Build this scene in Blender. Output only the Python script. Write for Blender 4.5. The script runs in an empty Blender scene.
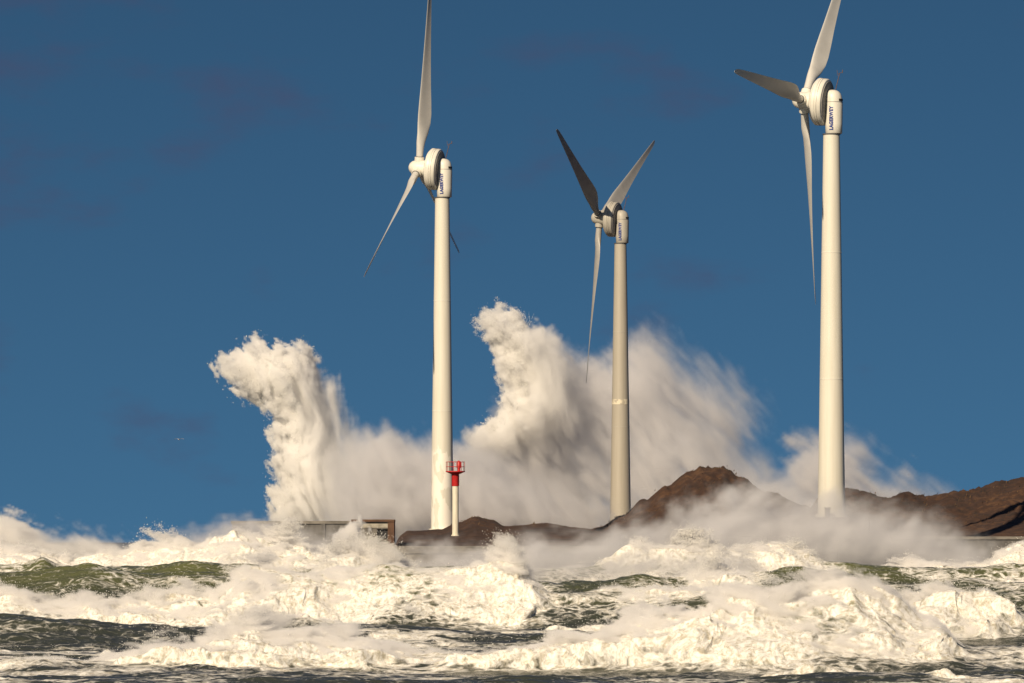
import bpy, math, random
import numpy as np
from mathutils import Vector, Matrix

# ------------------------------------------------------------------ camera, sky, sun
SC = bpy.context.scene
R = math.radians
F = 200.0 / 36.0 * 1024.0          # focal length in pixels
EYE = 6.0
HORIZON = 540.0

cam = bpy.data.cameras.new('camera')
cam.lens = 200.0
cam.sensor_width = 36.0
cam.shift_y = (HORIZON - 341.5) / 1024.0
cam.clip_start = 1.0
cam.clip_end = 30000.0
camo = bpy.data.objects.new('camera', cam)
camo.location = (0, 0, EYE)
camo.rotation_euler = (R(90), 0, 0)
SC.collection.objects.link(camo)
SC.camera = camo

SUN_EL, SUN_AZ = 31.0, 206.0       # azimuth clockwise from +Y (view direction)
world = bpy.data.worlds.new("World")
SC.world = world
world.use_nodes = True
wn, wl = world.node_tree.nodes, world.node_tree.links
wn.clear()
w_out = wn.new('ShaderNodeOutputWorld')
w_bg = wn.new('ShaderNodeBackground')
w_sky = wn.new('ShaderNodeTexSky')
w_sky.sky_type = 'NISHITA'
w_sky.sun_disc = False
w_sky.sun_elevation = R(SUN_EL)
w_sky.sun_rotation = R(SUN_AZ)
w_sky.air_density = 1.0
w_sky.dust_density = 0.8
w_sky.ozone_density = 3.0
w_tc = wn.new('ShaderNodeTexCoord')
# look a little higher into the atmosphere than the true elevation (clear polar air)
w_map = wn.new('ShaderNodeVectorMath'); w_map.operation = 'MULTIPLY_ADD'
w_map.inputs[1].default_value = (1, 1, 2.0)
w_map.inputs[2].default_value = (0, 0, 0.28)
wl.new(w_tc.outputs['Generated'], w_map.inputs[0])
wl.new(w_map.outputs[0], w_sky.inputs[0])
# thin violet-grey cloud scraps
w_cm = wn.new('ShaderNodeMapping'); w_cm.inputs['Scale'].default_value = (1.0, 1.0, 2.2)
wl.new(w_tc.outputs['Generated'], w_cm.inputs[0])
w_n = wn.new('ShaderNodeTexNoise'); w_n.inputs['Scale'].default_value = 26.0
w_n.inputs['Detail'].default_value = 5.0; w_n.inputs['Roughness'].default_value = 0.55
wl.new(w_cm.outputs[0], w_n.inputs[0])
w_r = wn.new('ShaderNodeMapRange'); w_r.interpolation_type = 'SMOOTHSTEP'
w_r.inputs[1].default_value = 0.50; w_r.inputs[2].default_value = 0.74
w_r.inputs[3].default_value = 0.0; w_r.inputs[4].default_value = 0.55
w_sep = wn.new('ShaderNodeSeparateXYZ'); wl.new(w_tc.outputs['Generated'], w_sep.inputs[0])
w_a = wn.new('ShaderNodeMath'); w_a.operation = 'MULTIPLY_ADD'; w_a.inputs[1].default_value = 3.2; wl.new(w_sep.outputs[2], w_a.inputs[0])
w_b = wn.new('ShaderNodeMath'); w_b.operation = 'MULTIPLY_ADD'; w_b.inputs[1].default_value = -1.1; w_b.inputs[2].default_value = -0.29; wl.new(w_sep.outputs[0], w_b.inputs[0])
wl.new(w_b.outputs[0], w_a.inputs[2])
w_c = wn.new('ShaderNodeMath'); w_c.operation = 'MAXIMUM'; w_c.inputs[1].default_value = -0.06; wl.new(w_a.outputs[0], w_c.inputs[0])
w_e = wn.new('ShaderNodeMath'); w_e.operation = 'MINIMUM'; w_e.inputs[1].default_value = 0.14; wl.new(w_c.outputs[0], w_e.inputs[0])
w_d = wn.new('ShaderNodeMath'); w_d.operation = 'ADD'; wl.new(w_n.outputs[0], w_d.inputs[0]); wl.new(w_e.outputs[0], w_d.inputs[1])
wl.new(w_d.outputs[0], w_r.inputs[0])
w_mul = wn.new('ShaderNodeMix'); w_mul.data_type = 'RGBA'; w_mul.blend_type = 'MULTIPLY'
w_mul.inputs[0].default_value = 1.0
w_mul.inputs[7].default_value = (0.25, 0.43, 0.47, 1)
wl.new(w_sky.outputs[0], w_mul.inputs[6])
w_mx = wn.new('ShaderNodeMix'); w_mx.data_type = 'RGBA'
w_mx.inputs[7].default_value = (0.62, 0.60, 1.15, 1)
wl.new(w_r.outputs[0], w_mx.inputs[0])
wl.new(w_mul.outputs[2], w_mx.inputs[6])
wl.new(w_mx.outputs[2], w_bg.inputs[0])
w_bg.inputs[1].default_value = 0.10
wl.new(w_bg.outputs[0], w_out.inputs[0])

sun = bpy.data.lights.new('sun', 'SUN')
sun.energy = 5.0
sun.angle = R(0.5)
sun.color = (1.0, 0.82, 0.59)
suno = bpy.data.objects.new('sun', sun)
sdir = Vector((math.sin(R(SUN_AZ)) * math.cos(R(SUN_EL)), math.cos(R(SUN_AZ)) * math.cos(R(SUN_EL)), math.sin(R(SUN_EL))))
suno.rotation_euler = sdir.to_track_quat('Z', 'Y').to_euler()
suno.location = (-300, -200, 200)
SC.collection.objects.link(suno)

SC.view_settings.view_transform = 'Standard'
SC.view_settings.look = 'None'
SC.view_settings.exposure = 0.18
SC.view_settings.gamma = 1.0
SC.render.engine = 'CYCLES'
SC.cycles.max_bounces = 14
SC.cycles.diffuse_bounces = 4
SC.cycles.glossy_bounces = 3
SC.cycles.transparent_max_bounces = 24
SC.cycles.volume_bounces = 12
SC.cycles.volume_step_rate = 1.6
SC.cycles.volume_max_steps = 512

# ------------------------------------------------------------------ helpers
C = SC.collection


def P(px, py, d):
    """A point d metres out that stands at pixel px, py."""
    return Vector(((px - 512.0) * d / F, d, EYE - (py - HORIZON) * d / F))


def tag(o, label=None, cat=None, group=None, kind=None):
    if label: o['label'] = label
    if cat: o['category'] = cat
    if group: o['group'] = group
    if kind: o['kind'] = kind
    return o


def empty(name, loc, rz=0.0):
    o = bpy.data.objects.new(name, None)
    o.location = loc
    o.rotation_euler = (0, 0, rz)
    C.objects.link(o)
    return o


def meshobj(name, V, Fc, mat, parent=None, smooth=False, auto=None):
    me = bpy.data.meshes.new(name)
    me.from_pydata([tuple(map(float, v)) for v in V], [], [tuple(f) for f in Fc])
    me.update()
    if smooth:
        me.polygons.foreach_set('use_smooth', [True] * len(me.polygons))
        if auto:
            me.set_sharp_from_angle(angle=R(auto))
    if mat: me.materials.append(mat)
    o = bpy.data.objects.new(name, me)
    C.objects.link(o)
    if parent: o.parent = parent
    return o


def npmesh(name, V, Q, mat, smooth=True, attrs=None, parent=None):
    """A mesh from numpy arrays; Q is (n, 3) or (n, 4)."""
    k = Q.shape[1]
    me = bpy.data.meshes.new(name)
    me.vertices.add(len(V)); me.vertices.foreach_set('co', np.ascontiguousarray(V, np.float32).ravel())
    me.loops.add(Q.size); me.loops.foreach_set('vertex_index', np.ascontiguousarray(Q, np.int32).ravel())
    me.polygons.add(len(Q))
    me.polygons.foreach_set('loop_start', np.arange(0, Q.size, k, dtype=np.int32))
    me.polygons.foreach_set('loop_total', np.full(len(Q), k, np.int32))
    me.update(calc_edges=True)
    if smooth: me.polygons.foreach_set('use_smooth', np.ones(len(Q), bool))
    for n, a in (attrs or {}).items():
        at = me.attributes.new(n, 'FLOAT', 'POINT')
        at.data.foreach_set('value', np.ascontiguousarray(a, np.float32).ravel())
    me.validate()
    me.materials.append(mat)
    o = bpy.data.objects.new(name, me)
    C.objects.link(o)
    if parent: o.parent = parent
    return o


def lathe(profile, seg=48, axis='Z', cap=True, origin=(0, 0, 0)):
    """profile: list of (radius, height)."""
    V, Fc = [], []
    for r, h in profile:
        for i in range(seg):
            a = 2 * math.pi * i / seg
            V.append((r * math.cos(a), r * math.sin(a), h))
    for j in range(len(profile) - 1):
        for i in range(seg):
            k = (i + 1) % seg
            Fc.append((j * seg + i, j * seg + k, (j + 1) * seg + k, (j + 1) * seg + i))
    if cap:
        Fc.append(tuple(range(seg - 1, -1, -1)))
        Fc.append(tuple(range((len(profile) - 1) * seg, len(profile) * seg)))
    if axis == '-X':      # height runs towards -X
        V = [(-h, y, x) for x, y, h in V]
    V = [(x + origin[0], y + origin[1], z + origin[2]) for x, y, z in V]
    return V, Fc


def box(x0, x1, y0, y1, z0, z1):
    V = [(x0, y0, z0), (x1, y0, z0), (x1, y1, z0), (x0, y1, z0), (x0, y0, z1), (x1, y0, z1), (x1, y1, z1), (x0, y1, z1)]
    return V, [(0, 3, 2, 1), (4, 5, 6, 7), (0, 1, 5, 4), (1, 2, 6, 5), (2, 3, 7, 6), (3, 0, 4, 7)]


def tube(p, q, r, seg=10, r2=None):
    p, q = Vector(p), Vector(q)
    r2 = r if r2 is None else r2
    d = (q - p).normalized()
    a = d.orthogonal().normalized(); b = d.cross(a)
    V, Fc = [], []
    for c, rr in ((p, r), (q, r2)):
        for i in range(seg):
            t = 2 * math.pi * i / seg
            V.append(tuple(c + (a * math.cos(t) + b * math.sin(t)) * rr))
    for i in range(seg):
        k = (i + 1) % seg
        Fc.append((i, k, seg + k, seg + i))
    Fc.append(tuple(range(seg - 1, -1, -1))); Fc.append(tuple(range(seg, 2 * seg)))
    return V, Fc


def join(*parts):
    V, Fc = [], []
    for v, f in parts:
        n = len(V)
        V += list(v); Fc += [tuple(i + n for i in g) for g in f]
    return V, Fc


# value noise in numpy
_lat = {}
def _lattice(seed, dim):
    if (seed, dim) not in _lat:
        rg = np.random.default_rng(seed)
        _lat[(seed, dim)] = rg.random((64,) * dim, dtype=np.float32) * 2 - 1
    return _lat[(seed, dim)]


def vn3(x, y, z, seed):
    L = _lattice(seed, 3)
    xi = np.floor(x); yi = np.floor(y); zi = np.floor(z)
    fx = x - xi; fy = y - yi; fz = z - zi
    fx = fx * fx * (3 - 2 * fx); fy = fy * fy * (3 - 2 * fy); fz = fz * fz * (3 - 2 * fz)
    xi = xi.astype(np.int32) & 63; yi = yi.astype(np.int32) & 63; zi = zi.astype(np.int32) & 63
    x1 = (xi + 1) & 63; y1 = (yi + 1) & 63; z1 = (zi + 1) & 63
    Lf = L.ravel()
    def g(a, b, c): return Lf[(a * 64 + b) * 64 + c]
    c00 = g(xi, yi, zi) * (1 - fx) + g(x1, yi, zi) * fx
    c10 = g(xi, y1, zi) * (1 - fx) + g(x1, y1, zi) * fx
    c01 = g(xi, yi, z1) * (1 - fx) + g(x1, yi, z1) * fx
    c11 = g(xi, y1, z1) * (1 - fx) + g(x1, y1, z1) * fx
    return (c00 * (1 - fy) + c10 * fy) * (1 - fz) + (c01 * (1 - fy) + c11 * fy) * fz


def vn2(x, y, seed):
    L = _lattice(seed, 2).ravel()
    xi = np.floor(x); yi = np.floor(y)
    fx = x - xi; fy = y - yi
    fx = fx * fx * (3 - 2 * fx); fy = fy * fy * (3 - 2 * fy)
    xi = xi.astype(np.int32) & 63; yi = yi.astype(np.int32) & 63
    x1 = (xi + 1) & 63; y1 = (yi + 1) & 63
    return (L[xi * 64 + yi] * (1 - fx) + L[x1 * 64 + yi] * fx) * (1 - fy) + (L[xi * 64 + y1] * (1 - fx) + L[x1 * 64 + y1] * fx) * fy


def fbm3(x, y, z, octv, seed, gain=0.5, billow=False):
    s = np.zeros(np.broadcast(x, y, z).shape, np.float32); a = 1.0; t = 0.0; k = 1.0
    for o in range(octv):
        n = vn3(x * k + 17.3 * o, y * k + 5.1 * o, z * k - 9.7 * o, seed + o)
        s += a * (np.abs(n) * 2 - 0.7 if billow else n)
        t += a; a *= gain; k *= 2.03
    return s / t


def fbm2(x, y, octv, seed, gain=0.5, billow=False):
    s = np.zeros(np.broadcast(x, y).shape, np.float32); a = 1.0; t = 0.0; k = 1.0
    for o in range(octv):
        n = vn2(x * k + 17.3 * o, y * k + 5.1 * o, seed + o)
        s += a * (np.abs(n) * 2 - 0.7 if billow else n)
        t += a; a *= gain; k *= 2.03
    return s / t


def sstep(a, b, x):
    t = np.clip((x - a) / (b - a), 0, 1)
    return t * t * (3 - 2 * t)


# ------------------------------------------------------------------ materials
def mat_new(name):
    m = bpy.data.materials.new(name)
    m.use_nodes = True
    nt = m.node_tree
    return m, nt.nodes, nt.links, nt.nodes['Principled BSDF']


def N(nodes, typ, **kw):
    n = nodes.new(typ)
    for k, v in kw.items(): setattr(n, k, v)
    return n


def simple(name, col, rough=0.5, metal=0.0, var=0.12, scale=3.0, bump=0.0, stretch=(1, 1, 1), col2=None, lo=0.45, hi=0.7):
    m, n, l, b = mat_new(name)
    tc = N(n, 'ShaderNodeTexCoord'); mp = N(n, 'ShaderNodeMapping'); mp.inputs['Scale'].default_value = stretch
    nz = N(n, 'ShaderNodeTexNoise'); nz.inputs['Scale'].default_value = scale; nz.inputs['Detail'].default_value = 6
    l.new(tc.outputs['Object'], mp.inputs[0]); l.new(mp.outputs[0], nz.inputs[0])
    mr = N(n, 'ShaderNodeMapRange'); mr.inputs[1].default_value = lo; mr.inputs[2].default_value = hi
    l.new(nz.outputs[0], mr.inputs[0])
    mx = N(n, 'ShaderNodeMix', data_type='RGBA')
    mx.inputs[6].default_value = (*col, 1)
    mx.inputs[7].default_value = (*(col2 or [c * (1 - var) for c in col]), 1)
    l.new(mr.outputs[0], mx.inputs[0]); l.new(mx.outputs[2], b.inputs['Base Color'])
    b.inputs['Roughness'].default_value = rough; b.inputs['Metallic'].default_value = metal
    if bump:
        bp = N(n, 'ShaderNodeBump'); bp.inputs['Strength'].default_value = bump; bp.inputs['Distance'].default_value = 0.1
        l.new(nz.outputs[0], bp.inputs['Height']); l.new(bp.outputs[0], b.inputs['Normal'])
    return m


M = {}
M['paint'] = simple('turbine_paint', (0.70, 0.68, 0.61), 0.42, var=0.10, scale=0.8, stretch=(3, 3, 0.25))
M['blade'] = simple('blade_paint', (0.56, 0.55, 0.52), 0.35, var=0.08, scale=0.6)
M['open_water'] = simple('open_sea', (.020, .030, .026), .25, var=.4, scale=.05, bump=.6)
M['beige'] = simple('pale_repair_paint', (.66, .60, .46), .5, col2=(.42, .38, .30), scale=1.6, lo=.5, hi=.56)
M['dark'] = simple('dark_gap', (0.02, 0.02, 0.022), 0.7)
M['grille'] = simple('rotor_back', (0.10, 0.10, 0.10), 0.7, var=0.5, scale=4)
M['beige_dull'] = simple('faded_band', (.36, .33, .27), .7, var=.5, scale=1.2)
M['back'] = simple('generator_back', (0.27, 0.26, 0.24), 0.6, var=.3, scale=2)
M['blue'] = simple('blue_lettering', (0.008, 0.03, 0.20), 0.45, var=0.05)
M['red'] = simple('red_paint', (0.50, 0.022, 0.022), 0.45, var=0.25, scale=2.5)
M['white'] = simple('beacon_white', (0.68, 0.64, 0.52), 0.5, var=0.2, scale=2, stretch=(2, 2, .4))
M['steel'] = simple('weathered_steel', (0.12, 0.08, 0.07), 0.6, var=0.4)
M['concrete'] = simple('wet_concrete', (0.19, 0.175, 0.155), 0.75, var=0.55, scale=0.7, bump=0.3, stretch=(1, 1, 2.5))
M['concrete_dark'] = simple('dark_wet_concrete', (0.10, 0.095, 0.09), 0.6, var=0.5, scale=0.8, bump=0.3, stretch=(1.5, 1, .3))
M['rust'] = simple('rusty_brown_frame', (0.11, 0.055, 0.03), 0.8, var=0.5, scale=1.5)


def tower_mat(name, peel_lo, peel_hi, amount, c1=(0.70, 0.68, 0.60), c2=(0.58, 0.55, 0.46)):
    """Cream paint, with weathered patches between two heights where the top coat has come off."""
    m, n, l, b = mat_new(name)
    tc = N(n, 'ShaderNodeTexCoord')
    sp = N(n, 'ShaderNodeSeparateXYZ'); l.new(tc.outputs['Object'], sp.inputs[0])
    mp = N(n, 'ShaderNodeMapping'); mp.inputs['Scale'].default_value = (3, 3, 0.2)
    st = N(n, 'ShaderNodeTexNoise'); st.inputs['Scale'].default_value = 0.9; st.inputs['Detail'].default_value = 5
    l.new(tc.outputs['Object'], mp.inputs[0]); l.new(mp.outputs[0], st.inputs[0])
    base = N(n, 'ShaderNodeMix', data_type='RGBA')
    base.inputs[6].default_value = (*c1, 1); base.inputs[7].default_value = (*c2, 1)
    l.new(st.outputs[0], base.inputs[0])
    # peeled patches
    mp2 = N(n, 'ShaderNodeMapping'); mp2.inputs['Scale'].default_value = (1.0, 1.0, 0.45)
    l.new(tc.outputs['Object'], mp2.inputs[0])
    nz = N(n, 'ShaderNodeTexNoise'); nz.inputs['Scale'].default_value = 0.75; nz.inputs['Detail'].default_value = 7
    nz.inputs['Roughness'].default_value = 0.55
    l.new(mp2.outputs[0], nz.inputs[0])
    mr = N(n, 'ShaderNodeMapRange'); mr.inputs[1].default_value = peel_hi; mr.inputs[2].default_value = peel_lo
    mr.inputs[3].default_value = -0.22; mr.inputs[4].default_value = amount
    l.new(sp.outputs['Z'], mr.inputs[0])
    ad = N(n, 'ShaderNodeMath', operation='ADD'); l.new(nz.outputs[0], ad.inputs[0]); l.new(mr.outputs[0], ad.inputs[1])
    th = N(n, 'ShaderNodeMapRange'); th.inputs[1].default_value = 0.53; th.inputs[2].default_value = 0.55
    l.new(ad.outputs[0], th.inputs[0])
    mx = N(n, 'ShaderNodeMix', data_type='RGBA'); mx.inputs[7].default_value = (0.80, 0.76, 0.68, 1)
    l.new(th.outputs[0], mx.inputs[0]); l.new(base.outputs[2], mx.inputs[6])
    l.new(mx.outputs[2], b.inputs['Base Color'])
    b.inputs['Roughness'].default_value = 0.45
    return m


M['tower_clean'] = tower_mat('tower_paint', 3, 6, -0.2)
M['tower_worn'] = tower_mat('peeling_tower_paint', 9, 18, 0.06)
M['tower_band'] = tower_mat('dulled_tower_paint', 2, 4, -0.2, (.42, .39, .33), (.34, .31, .25))  # middle turbine: haze and shade over it put into darker colours
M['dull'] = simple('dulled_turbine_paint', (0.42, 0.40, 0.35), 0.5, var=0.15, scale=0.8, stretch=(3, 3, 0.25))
M['dull_blade'] = simple('dulled_blade_paint', (0.36, 0.35, 0.33), 0.4, var=0.15, scale=0.6)  # nacelle and blades darkened likewise, shade painted into the colour


# ------------------------------------------------------------------ wind turbines
BL = 26.7


def blade_mesh():
    """Blade along +Z from the hub centre, chord along +X, thickness along Y."""
    st = [(1.05, .92, 1.0, 0), (1.9, .95, 1.0, 0), (2.6, 1.0, .92, 0), (3.6, 1.3, .62, 0), (4.8, 1.75, .40, 0), (6.2, 2.12, .30, 0), (7.4, 2.2, .26, 0), (9, 2.08, .23, 0),
          (11.5, 1.8, .21, 0), (14.5, 1.52, .21, 0), (18, 1.25, .22, 0), (21.5, 1.0, .23, 0), (24.2, .8, .24, 0), (25.6, .66, .25, 0), (26.4, .5, .25, 0), (26.8, .24, .25, 0)]
    n = 20
    V, Fc = [], []
    for z, c, tr, _ in st:
        tw = R(-34.0 * max(0, 1 - z / 26.7) ** 0.9)
        k = min(1.0, max(0.0, (z - 2.2) / 3.4)); k = k * k * (3 - 2 * k)
        lead = -0.46 * .95 * (1 - k) + (-0.30 * c) * k
        if z > 5: lead = -0.30 * c - 0.12 * min(1, (z - 5) / 6) * 0
        for i in range(n):
            a = 2 * math.pi * i / n
            # circle
            cx, cy = 0.5 * c * math.cos(a), 0.5 * c * math.sin(a)
            # airfoil
            u = 0.5 * (1 + math.cos(a))
            t = tr * c * 5 * (0.2969 * math.sqrt(max(u, 0)) - 0.126 * u - 0.3516 * u * u + 0.2843 * u ** 3 - 0.1036 * u ** 4) * 0.5 * 1.9
            ax = lead + u * c
            camber = 0.045 * c * 4 * u * (1 - u)
            ay = (t if math.sin(a) >= 0 else -t) * (0.55) + camber
            x = cx * (1 - k) + ax * k; y = cy * (1 - k) + ay * k
            V.append((x * math.cos(tw) - y * math.sin(tw), x * math.sin(tw) + y * math.cos(tw), z))
    m = len(st)
    for j in range(m - 1):
        for i in range(n):
            q = (i + 1) % n
            Fc.append((j * n + i, j * n + q, (j + 1) * n + q, (j + 1) * n + i))
    Fc.append(tuple(range(n - 1, -1, -1))); Fc.append(tuple(range((m - 1) * n, m * n)))
    return V, Fc


def text_mesh(word, size, cx, radius, z0, view_ang, up=True):
    """Lettering that reads upwards, wrapped on the nacelle's round flank."""
    cu = bpy.data.curves.new('lettering', 'FONT')
    cu.body = word; cu.size = size; cu.align_x = 'LEFT'; cu.align_y = 'CENTER'
    cu.extrude = 0.012; cu.offset = 0.034; cu.space_character = 1.06; cu.resolution_u = 3
    o = bpy.data.objects.new('tmp', cu); C.objects.link(o)
    bpy.context.view_layer.update()
    dg = bpy.context.evaluated_depsgraph_get()
    me = bpy.data.meshes.new_from_object(o.evaluated_get(dg))
    bpy.data.objects.remove(o)
    xs = [v.co.x for v in me.vertices]
    L = max(xs)
    for v in me.vertices:
        along, across, out = v.co.x, v.co.y, v.co.z
        ang = view_ang - across / radius     # across -> around the flank
        rr = radius + 0.02 + out
        v.co = Vector((cx + rr * math.cos(ang), rr * math.sin(ang), z0 + along))
    return me, L


BLADE = blade_mesh()


def turbine(px, d, zbase, hz, yaw, th0, over, tower_r, tower_mat_, label, blade_scale=1.0, paint='paint', bladep='blade', band=None):
    M = dict(globals()['M']); M['paint'] = M[paint]; M['blade'] = M[bladep]
    x = (px - 512) * d / F
    root = empty('wind_turbine', (x, d, zbase), -R(yaw))
    tag(root, label, 'wind turbine', 'white wind turbines standing behind the surf')
    H = hz - zbase                       # height of the rotor axis over the tower foot
    r0, r1 = tower_r
    # tower with a flange and two section seams
    zt = H - 3.75
    prof = [(r0 + .28, 0), (r0 + .28, .35), (r0, .36)]
    for k in range(1, 25):
        z = .36 + (zt - .36) * k / 25
        rr = r0 + (r1 - r0) * (z / zt)
        prof.append((rr, z))
    prof.append((r1, zt))
    tw = meshobj('tower', *lathe(prof, 64), tower_mat_, root, True, 40)
    for fz in (.36, .69):
        z = zt * fz; rr = r0 + (r1 - r0) * fz
        meshobj('flange_seam', *lathe([(rr - .05, z - .05), (rr + .025, z - .05), (rr + .025, z + .05), (rr - .05, z + .05)], 64), M['paint'], tw, True, 40)
    if band:
        z = band; rr = r0 + (r1 - r0) * (z / zt)
        meshobj('repair_band', *lathe([(rr - .05, z - .42), (rr + .03, z - .40), (rr + .03, z + .40), (rr - .05, z + .42)], 64), globals()['M']['beige'], tw, True, 40)
    # nacelle: upright round drum with a rounded top, set slightly behind the tower axis
    nx, nr = .30, 1.06
    prof = [(nr - .12, H - 3.75), (nr - .06, H - 3.7), (nr - .02, H - 2.6), (nr, H - 1.4), (nr + .02, H - .2), (nr, H + .45), (nr - .03, H + .8), (nr - .12, H + 1.08), (nr - .3, H + 1.32), (nr - .55, H + 1.47), (nr - .8, H + 1.53), (.03, H + 1.55)]
    V, Fc = lathe(prof, 56, origin=(nx, 0, 0))
    # the cap leans back towards the rotor side
    V = [(vx - max(0, vz - H) * .12, vy, vz) for vx, vy, vz in V]
    nac = meshobj('nacelle', V, Fc, M['paint'], root, True, 50)
    meshobj('yaw_ring', *lathe([(r1 - .05, H - 3.86), (r1 + .1, H - 3.86), (r1 + .1, H - 3.75), (r1 - .05, H - 3.75)], 56), M['grille'], nac, True, 40)
    # joint line and dark slot
    meshobj('panel_seam', *lathe([(nr - .02, H + .02), (nr + .032, H + .02), (nr + .032, H + .06), (nr - .02, H + .06)], 56, origin=(nx, 0, 0)), M['grille'], nac, True, 40)
    va = R(-90) + R(yaw)                  # flank that faces the camera
    slot = []
    for i in range(9):
        a = va + R(32 + i * 5.5)
        for rr, zz in ((nr - .05, .15), (nr + .035, .15), (nr + .035, .42), (nr - .05, .42)):
            slot.append((nx + rr * math.cos(a), rr * math.sin(a), H + zz))
    sf = []
    for i in range(8):
        for j in range(4):
            sf.append((i * 4 + j, i * 4 + (j + 1) % 4, i * 4 + 4 + (j + 1) % 4, i * 4 + 4 + j))
    sf += [(3, 2, 1, 0), (32, 33, 34, 35)]
    meshobj('vent_slot', slot, sf, M['dark'], nac)
    me, L = text_mesh('LAGERWEY', .62, nx, nr, H - 3.35, va - R(20))
    me.materials.append(M['blue'])
    s = 2.9 / L
    for v in me.vertices: v.co.z = (H - 3.35) + (v.co.z - (H - 3.35)) * s
    lt = bpy.data.objects.new('lettering', me); C.objects.link(lt); lt.parent = nac
    # rotor group, tilted about the tower-top point on the axis
    tilt = R(5.6)
    Mt = Matrix.Translation((0, 0, H)) @ Matrix.Rotation(tilt, 4, 'Y')     # -X nose rises

    def put(name, VF, mat, parent, sm=True, auto=35):
        o = meshobj(name, [Mt @ Vector(v) for v in VF[0]], VF[1], mat, parent, sm, auto)
        return o
    # ring generator, behind the hub
    g = over - 3.05
    gen = put('ring_generator', lathe([(2.55, g + .05), (2.74, g + .12), (2.82, g + .25), (2.84, g + .75), (2.80, g + .80), (2.80, g + .86), (2.86, g + .88), (2.86, g + 1.24), (2.74, g + 1.38),
                                       (2.62, g + 1.41), (2.6, g + 1.52), (2.40, g + 1.66), (1.3, g + 1.85)], 72, '-X'), M['paint'], root)
    put('back_plate', lathe([(2.52, g - .02), (2.52, g + .12)], 72, '-X'), M['back'], gen)
    put('axle', lathe([(.75, g - 1.1), (.75, g + .1)], 32, '-X'), M['paint'], gen)
    put('joint_ring', lathe([(2.80, g + .58), (2.856, g + .58), (2.856, g + .61), (2.80, g + .61)], 72, '-X'), M['grille'], gen)
    hub = put('hub', lathe([(1.3, over - 1.15), (1.12, over - .95), (1.05, over), (1.0, over + .55), (.86, over + .95), (.6, over + 1.25), (.3, over + 1.4), (.03, over + 1.44)], 48, '-X'), M['paint'], root)
    # blades
    p = R(-13)
    axis = Vector((-1, 0, 0)); tt = Vector((0, 1, 0)); uu = Vector((0, 0, 1))
    for i in range(3):
        th = R(th0 + 120 * i)
        rad = tt * math.sin(th) + uu * math.cos(th)
        tang = tt * math.cos(th) - uu * math.sin(th)
        ch = tang * math.cos(p) + axis * math.sin(p)
        nn = rad.cross(ch)
        hc = axis * over
        Vb = [hc + ch * v[0] * 1.0 + nn * v[1] + rad * (v[2] * blade_scale) for v in BLADE[0]]
        b = put('blade', (Vb, BLADE[1]), M['blade'], root, True, 50)
        sock = lathe([(.66, .6), (.66, 1.45), (.58, 1.5)], 32)
        Vs = [hc + ch * v[0] + nn * v[1] + rad * v[2] for v in sock[0]]
        put('blade_socket', (Vs, sock[1]), M['paint'], hub)
        col = lathe([(.5, 1.5), (.535, 1.5), (.535, 1.58), (.5, 1.58)], 32)
        Vs = [hc + ch * v[0] + nn * v[1] + rad * v[2] for v in col[0]]
        put('collar', (Vs, col[1]), M['grille'], b)
    # wind vane mast behind the ring
    pt = (.1, .9, H + 1.1)
    mast = join(tube(pt, (.75, .9, H + 3.6), .05, 8), tube((.55, .9, H + 3.5), (1.15, .9, H + 3.75), .035, 6), tube((.5, .9, H + 3.3), (.42, .9, H + 4.0), .03, 6),
                tube((1.1, .9, H + 3.6), (1.1, .9, H + 4.0), .05, 8))
    meshobj('wind_vane_mast', *mast, M['steel'], root)
    return root


turbine(442.3, 779, 7.2, 56.68, 15.0, -126.9, 3.35, (1.58, .98), M['tower_worn'], 'leftmost white wind turbine, patches of paint peeling low on its tower', .99)
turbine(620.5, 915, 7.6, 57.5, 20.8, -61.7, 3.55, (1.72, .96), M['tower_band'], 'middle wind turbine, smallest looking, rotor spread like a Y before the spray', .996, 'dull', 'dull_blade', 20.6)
turbine(831.5, 685, 8.75, 58.66, 20.5, -87.0, 3.5, (1.66, .99), M['tower_clean'], 'tallest wind turbine at right, one dark blade pointing left', 1.012)

# ------------------------------------------------------------------ the sea
def interp(px, xs, ys):
    """Smooth (cosine) interpolation of crest heights."""
    xs = np.asarray(xs, float); ys = np.asarray(ys, float)
    i = np.clip(np.searchsorted(xs, px) - 1, 0, len(xs) - 2)
    t = np.clip((px - xs[i]) / (xs[i + 1] - xs[i]), 0, 1)
    t = t * t * (3 - 2 * t)
    return ys[i] * (1 - t) + ys[i + 1] * t


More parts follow.
